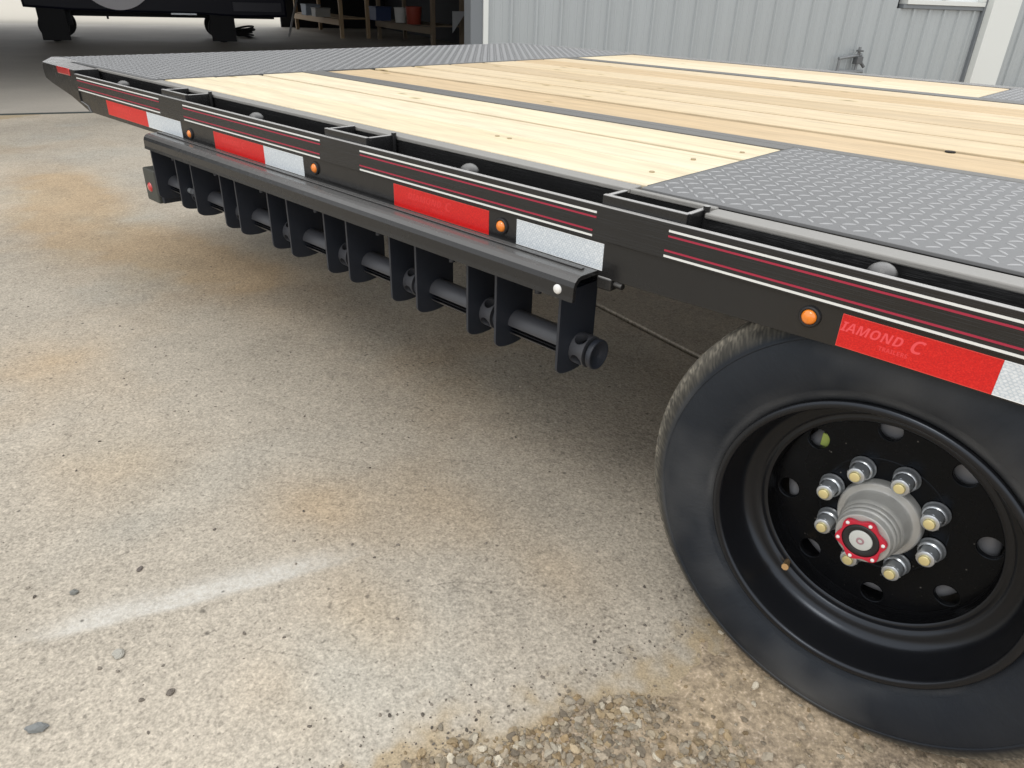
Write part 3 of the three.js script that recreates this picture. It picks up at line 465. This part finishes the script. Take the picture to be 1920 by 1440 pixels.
function makeWinch(w) { // origin at the right plate's front; w is the spacing of the plates
  const g = new THREE.Group(); g.name = 'strap_winch';
  const sh = new THREE.Shape(); sh.moveTo(0, 0.632); sh.lineTo(0, 0.480); sh.quadraticCurveTo(-0.001, 0.468, -0.018, 0.463); sh.quadraticCurveTo(-0.05, 0.456, -0.08, 0.463); sh.quadraticCurveTo(-0.106, 0.472, -0.108, 0.51); sh.lineTo(-0.108, 0.632); sh.lineTo(0, 0.632);
  const pg = new THREE.ExtrudeGeometry(sh, { depth: 0.0048, bevelEnabled: true, bevelSize: 0.0006, bevelThickness: 0.0006, bevelSegments: 1, curveSegments: 10 }).rotateY(-Math.PI / 2);
  for (const x of [0, -w]) mesh('plate', pg.clone().translate(x, 0, 0), M.winch, g);
  mesh('hanger', [box(-w + 0.001, -0.007, 0.626, 0.633, -0.105, -0.003, 0.002), cyl(0.007, [-w / 2 - 0.004, 0.6, -0.035], [-w / 2 - 0.004, 0.64, -0.035], 10), box(-w / 2 - 0.015, -w / 2 + 0.007, 0.612, 0.62, -0.046, -0.024, 0.002)], M.winch, g);
  const ay = 0.506, az = -0.062, half = (a) => { const c = new THREE.CylinderGeometry(0.0275, 0.0275, w - 0.006, 14, 1, true, a, 2.55).rotateZ(Math.PI / 2); const c2 = new THREE.CylinderGeometry(0.0205, 0.0205, w - 0.006, 14, 1, true, a, 2.55).rotateZ(Math.PI / 2); return [c, c2]; };
  const strips = [0.28, 0.28 + 2.55, 0.28 + Math.PI, 0.28 + Math.PI + 2.55];
  const sg = [...half(0.02), ...half(0.02 + Math.PI)].map(c => c.translate(-w / 2 - 0.003, ay, az));
  mesh('spool', sg, std(C(0.045, 0.047, 0.054), 0.45, 0, { side: THREE.DoubleSide }), g);
  mesh('spool_core', cyl(0.010, [-w, ay, az], [0.03, ay, az], 12), M.winch, g);
  mesh('cap', capGeo.clone().translate(0.0175, ay, az), M.spool, g);
  mesh('cap_flange', lathe([[0.0001, 0.0], [0.011, 0.0], [0.013, 0.003], [0.02, 0.0045], [0.0265, 0.0085], [0.0295, 0.0085], [0.0305, 0.006], [0.0305, -0.001], [0.0295, -0.003], [0.0001, -0.003]], 32).rotateY(Math.PI / 2).translate(0.043, ay, az), M.winch, g);
  return g;
}
[[-0.769, 0.165], [-1.016, 0.165], [-1.272, 0.166], [-1.532, 0.17], [-1.798, 0.176], [-2.062, 0.184], [-2.352, 0.176]].forEach(([x, w], i) => { const g = makeWinch(w); g.position.set(x - OX, LIFT, 0.037 - OZ); trailer.add(g); if (i === 6) mesh('bolt', [cyl(0.009, [0, 0.52, -0.03], [0.018, 0.52, -0.03], 8)], M.zinc, g); });
{
  const lb = tp('lamp_bracket', box(-2.655, -2.562, 0.437, 0.548, -0.02, 0.03, 0.006), std(C(0.05, 0.052, 0.044), 0.6));
  tp('red_lamp', lathe([[0.0001, 0.006], [0.01, 0.005], [0.016, 0.001], [0.0165, -0.004]], 24).translate(-2.614, 0.486, 0.031), M.redLens, lb);
  tp('bracket_plate', box(-2.56, -2.545, 0.44, 0.632, -0.06, 0.02, 0.003), M.winch, lb);
}
// --- wheels
const speckTex = (() => { // black enamel with a sprinkle of road dust
  const t = texture(512, 512, (u, v, o) => { const m = 0.0035 + 0.006 * Math.max(0, fbm(u, v, 5, 4, 610) - 0.45); o[0] = m; o[1] = m; o[2] = m * 1.12; }), d = t.image.data;
  for (let n = 0; n < 210; n++) { const x = rnd() * 512 | 0, y = rnd() * 512 | 0, r = rnd() < 0.2 ? 2 : 1, k = rr(40, 105); for (let j = -r + 1; j < r; j++) for (let i = -r + 1; i < r; i++) { const a = (((y + j) & 511) * 512 + ((x + i) & 511)) * 4; d[a] = k; d[a + 1] = k * 0.97; d[a + 2] = k * 0.93; } }
  t.repeat.set(2.6, 2.6); t.needsUpdate = true; return t;
})();
function makeWheel() {
  const g = new THREE.Group(); g.name = 'wheel';
  { // tyre: a grid round the axle with ribs, shoulder grooves and dust worn into the tread
    const half = [[0.238, -0.046], [0.246, -0.0335], [0.256, -0.0265], [0.262, -0.0255], [0.265, -0.0235], [0.285, -0.0175], [0.31, -0.0145], [0.332, -0.0165], [0.346, -0.0195], [0.348, -0.0185], [0.352, -0.0205], [0.362, -0.0265], [0.371, -0.0345], [0.377, -0.039], [0.3795, -0.0415], [0.3845, -0.045], [0.3885, -0.050], [0.3905, -0.056], [0.3915, -0.066], [0.3918, -0.0745], [0.3835, -0.0755], [0.3835, -0.0825], [0.392, -0.0835], [0.392, -0.095], [0.392, -0.1025], [0.384, -0.1035], [0.384, -0.111], [0.392, -0.112], [0.392, -0.119]];
    const prof = [...half, ...half.slice(0, -1).reverse().map(([r, z]) => [r, -0.238 - z])], na = 640, np = prof.length, pos = [], col = [], idx = [], uv = [];
    for (let a = 0; a <= na; a++) {
      const th = a / na * Math.PI * 2; const blk = Math.floor(a / 4) % 2;
      for (let k = 0; k < np; k++) {
        let [r, z] = prof[k]; const kk = Math.min(k, np - 1 - k), tread = kk >= 15;
        if (tread && kk <= 18 && a % 5 < 1) r -= 0.0022; if (tread && kk >= 22 && kk <= 24 && (a + 3) % 7 < 1) r -= 0.003; if (kk >= 13 && kk <= 14 && a % 5 < 1) r -= 0.0012;
        pos.push(r * Math.cos(th), r * Math.sin(th), z); uv.push(th * 0.39 / 0.5, k / np * 0.6 / 0.5);
        const nz = fbm(a / na + 2, k / np, 24, 3, 500), n2 = fbm(a / na, k / np, 8, 4, 540); let c;
        if (tread || kk >= 11) { const sp = LAT[(a * 37 + k * 911) & 65535], d = (0.1 + 0.5 * nz + 1.1 * sp * sp) * (kk > 14 ? 1 : 0.2 * (kk - 10)); c = [0.018 + 0.23 * d, 0.0175 + 0.21 * d, 0.017 + 0.17 * d]; }
        else { const d = Math.max(0, n2 - 0.47) * 0.17 + 0.008 * nz; c = [0.0065 + d, 0.0085 + d * 0.98, 0.0140 + d * 0.92]; }
        col.push(...c);
      }
    }
    for (let a = 0; a < na; a++) for (let k = 0; k < np - 1; k++) { const i = a * np + k, j = i + np; idx.push(i, j, i + 1, j, j + 1, i + 1); }
    let t = new THREE.BufferGeometry(); t.setAttribute('position', new THREE.Float32BufferAttribute(pos, 3)); t.setAttribute('color', new THREE.Float32BufferAttribute(col, 3)); t.setAttribute('uv', new THREE.Float32BufferAttribute(uv, 2)); t.setIndex(idx); t = toCreasedNormals(t, 0.55);
    mesh('tyre', t, new THREE.MeshPhysicalMaterial({ vertexColors: true, roughness: 0.66, specularIntensity: 0.75, specularColor: C(0.85, 0.95, 1), bumpMap: grainTex, bumpScale: 0.0005, side: THREE.DoubleSide }), g);
  }
  const rimPts = [[0.240, -0.048], [0.2455, -0.031], [0.2475, -0.024], [0.2462, -0.0208], [0.2425, -0.0192], [0.2375, -0.0192], [0.2342, -0.0212], [0.2328, -0.026], [0.2322, -0.036], [0.2305, -0.050], [0.2285, -0.066], [0.2260, -0.080], [0.2235, -0.087], [0.2195, -0.0925], [0.2140, -0.0962], [0.2085, -0.0975], [0.2030, -0.0985], [0.1985, -0.1005], [0.1962, -0.1035], [0.1945, -0.1045], [0.1905, -0.1035], [0.1865, -0.1030], [0.1832, -0.1055], [0.1825, -0.1062], [0.187, -0.108], [0.188, -0.16], [0.186, -0.2], [0.2, -0.23], [0.21, -0.26]];
  mesh('rim', lathe(rimPts.reverse(), 128), (() => { const m = M.rim.clone(); m.side = THREE.DoubleSide; return m; })(), g);
  { // disc with eight hand holes
    const s = new THREE.Shape(); s.absarc(0, 0, 0.1838, 0, Math.PI * 2); const holes = [];
    for (let k = 0; k < 8; k++) { const a = (9.4 + 45 * k) * Math.PI / 180, h = new THREE.Path(); h.absarc(0.1585 * Math.cos(a), 0.1585 * Math.sin(a), 0.0193, 0, Math.PI * 2, true); holes.push(h); }
    const d = new THREE.ExtrudeGeometry((s.holes.push(...holes), s), { depth: 0.0075, bevelEnabled: true, bevelSize: 0.0022, bevelThickness: 0.0016, bevelOffset: -0.0012, bevelSegments: 3, curveSegments: 64 }).translate(0, 0, -0.1475);
    const ring = lathe([[0.1788, -0.1375], [0.1805, -0.1335], [0.1822, -0.130], [0.1822, -0.115], [0.1824, -0.1058]].reverse(), 128);
    mesh('disc', [d, ring, lathe([[0.1, -0.139], [0.103, -0.1368], [0.106, -0.139]].reverse(), 64)], new THREE.MeshPhysicalMaterial({ color: C(1, 1, 1), roughness: 0.5, specularIntensity: 0.4, specularColor: C(0.7, 0.82, 1), side: THREE.DoubleSide, roughnessMap: dustTex, map: speckTex }), g);
  }
  mesh('brake_drum', [lathe([[0.001, -0.157], [0.155, -0.157], [0.168, -0.162], [0.171, -0.175], [0.171, -0.25]].reverse(), 64)], (() => { const m = M.brake.clone(); m.side = THREE.DoubleSide; return m; })(), g);
  { const a = (145.6) * Math.PI / 180; mesh('drum_mark', box(0.1585 * Math.cos(a) + 0.002, 0.1585 * Math.cos(a) + 0.017, 0.1585 * Math.sin(a) - 0.016, 0.1585 * Math.sin(a) + 0.009, -0.158, -0.153, 0.002), M.lime, g); }
  const nut = new THREE.Group(); nut.name = 'lug_nut';
  const washer = lathe([[0.0085, 0], [0.0208, 0.0], [0.0212, 0.0015], [0.0208, 0.003], [0.0192, 0.004], [0.0190, 0.0065], [0.0188, 0.0115], [0.0182, 0.0132], [0.0165, 0.0142], [0.0158, 0.0150]].reverse(), 32);
  const hex = new THREE.CylinderGeometry(0.0154, 0.016, 0.020, 6).rotateX(Math.PI / 2).translate(0, 0, 0.0222), cone = lathe([[0.0145, 0.030], [0.0142, 0.0345], [0.0132, 0.0362], [0.0088, 0.0366]].reverse(), 24);
  const nutG = merge([washer, hex, cone]), studG = merge([lathe([[0.0088, 0.03], [0.0088, 0.0405], [0.0074, 0.042], [0.0001, 0.042]].reverse(), 18)]);
  for (let k = 0; k < 8; k++) {
    const a = (32.5 + 45 * k) * Math.PI / 180, x = 0.088 * Math.cos(a), y = 0.088 * Math.sin(a);
    const m = mesh('lug_nut', nutG, M.zinc, g); m.position.set(x, y, -0.1375); m.rotation.z = k * 1.3; const q = mesh('stud', studG, M.gold, g); q.position.set(x, y, -0.1375);
  }
  mesh('hub', lathe([[0.0675, -0.14], [0.067, -0.126], [0.0655, -0.1225], [0.0635, -0.1215], [0.0560, -0.1205], [0.0535, -0.1185], [0.0525, -0.112], [0.0515, -0.094], [0.0505, -0.0885], [0.0485, -0.0865], [0.048, -0.084], [0.0485, -0.078], [0.0465, -0.0765], [0.0455, -0.0745], [0.0465, -0.0725], [0.0465, -0.068], [0.0445, -0.0665], [0.0428, -0.064], [0.0428, -0.055], [0.041, -0.0535], [0.03, -0.0535]].reverse(), 72), M.hub, g);
  { // hub cap: red six-lobed ring with screws, black seal, pale plug
    const s = new THREE.Shape(); for (let i = 0; i <= 96; i++) { const a = i / 96 * Math.PI * 2, r = 0.0362 + 0.0034 * Math.cos(6 * (a - 0.3)); s[i ? 'lineTo' : 'moveTo'](r * Math.cos(a), r * Math.sin(a)); }
    const h = new THREE.Path(); h.absarc(0, 0, 0.0292, 0, Math.PI * 2, true);
    mesh('hub_cap_ring', extrude(s, 0.0055, 0.0009, [h]).translate(0, 0, -0.0515), M.redAnod, g);
    mesh('hub_cap_seal', lathe([[0.0292, -0.0535], [0.0288, -0.0462], [0.0245, -0.0452], [0.0195, -0.0462], [0.0185, -0.0475], [0.0183, -0.053]].reverse(), 48), M.rubber, g);
    mesh('hub_cap_plug', lathe([[0.0183, -0.053], [0.0183, -0.0475], [0.0168, -0.046], [0.008, -0.0455], [0.0001, -0.0455]].reverse(), 40), M.plug, g);
    mesh('plug_mark', lathe([[0.0062, -0.0458], [0.006, -0.0447], [0.0034, -0.0447], [0.0032, -0.0456]].reverse(), 24), M.plugDot, g);
    const sg = lathe([[0.0001, 0.0026], [0.0022, 0.0024], [0.003, 0.001], [0.003, 0]].reverse(), 14);
    for (let k = 0; k < 6; k++) { const a = 0.3 + k * Math.PI / 3, m = mesh('screw', sg, M.whitePlastic, g); m.position.set(0.0346 * Math.cos(a), 0.0346 * Math.sin(a), -0.0452); }
  }
  { const a = Math.atan2(-0.148, -0.11), d = V3(Math.cos(a), Math.sin(a), 0); const r0 = 0.192;
    mesh('valve_stem', [cyl(0.005, [d.x * r0, d.y * r0, -0.106], [d.x * 0.183, d.y * 0.183, -0.082], 10), cyl(0.0065, [d.x * 0.184, d.y * 0.184, -0.086], [d.x * 0.1815, d.y * 0.1815, -0.076], 8)], M.brass, g); }
  { const r = lathe([[0.19, -0.27], [0.245, -0.27], [0.3, -0.262], [0.35, -0.268], [0.385, -0.285], [0.39, -0.36], [0.385, -0.44], [0.33, -0.46], [0.24, -0.45], [0.2, -0.42], [0.2, -0.3]], 96); mesh('inner_tyre', r, std(C(0.015, 0.015, 0.016), 0.7, 0, { side: THREE.DoubleSide }), g); }
  return g;
}
const wheel = makeWheel(); wheel.position.set(-0.193 - OX, 0.357 + LIFT, 0.0 - OZ); trailer.add(wheel);
for (const [x, z, ry] of [[0.72, 0, 0], [-0.193, -W, Math.PI], [0.72, -W, Math.PI]]) { const w = wheel.clone(); w.position.set(x - OX, 0.357 + LIFT, z - OZ); w.rotation.y = ry; trailer.add(w); }

renderer.render(scene, camera);
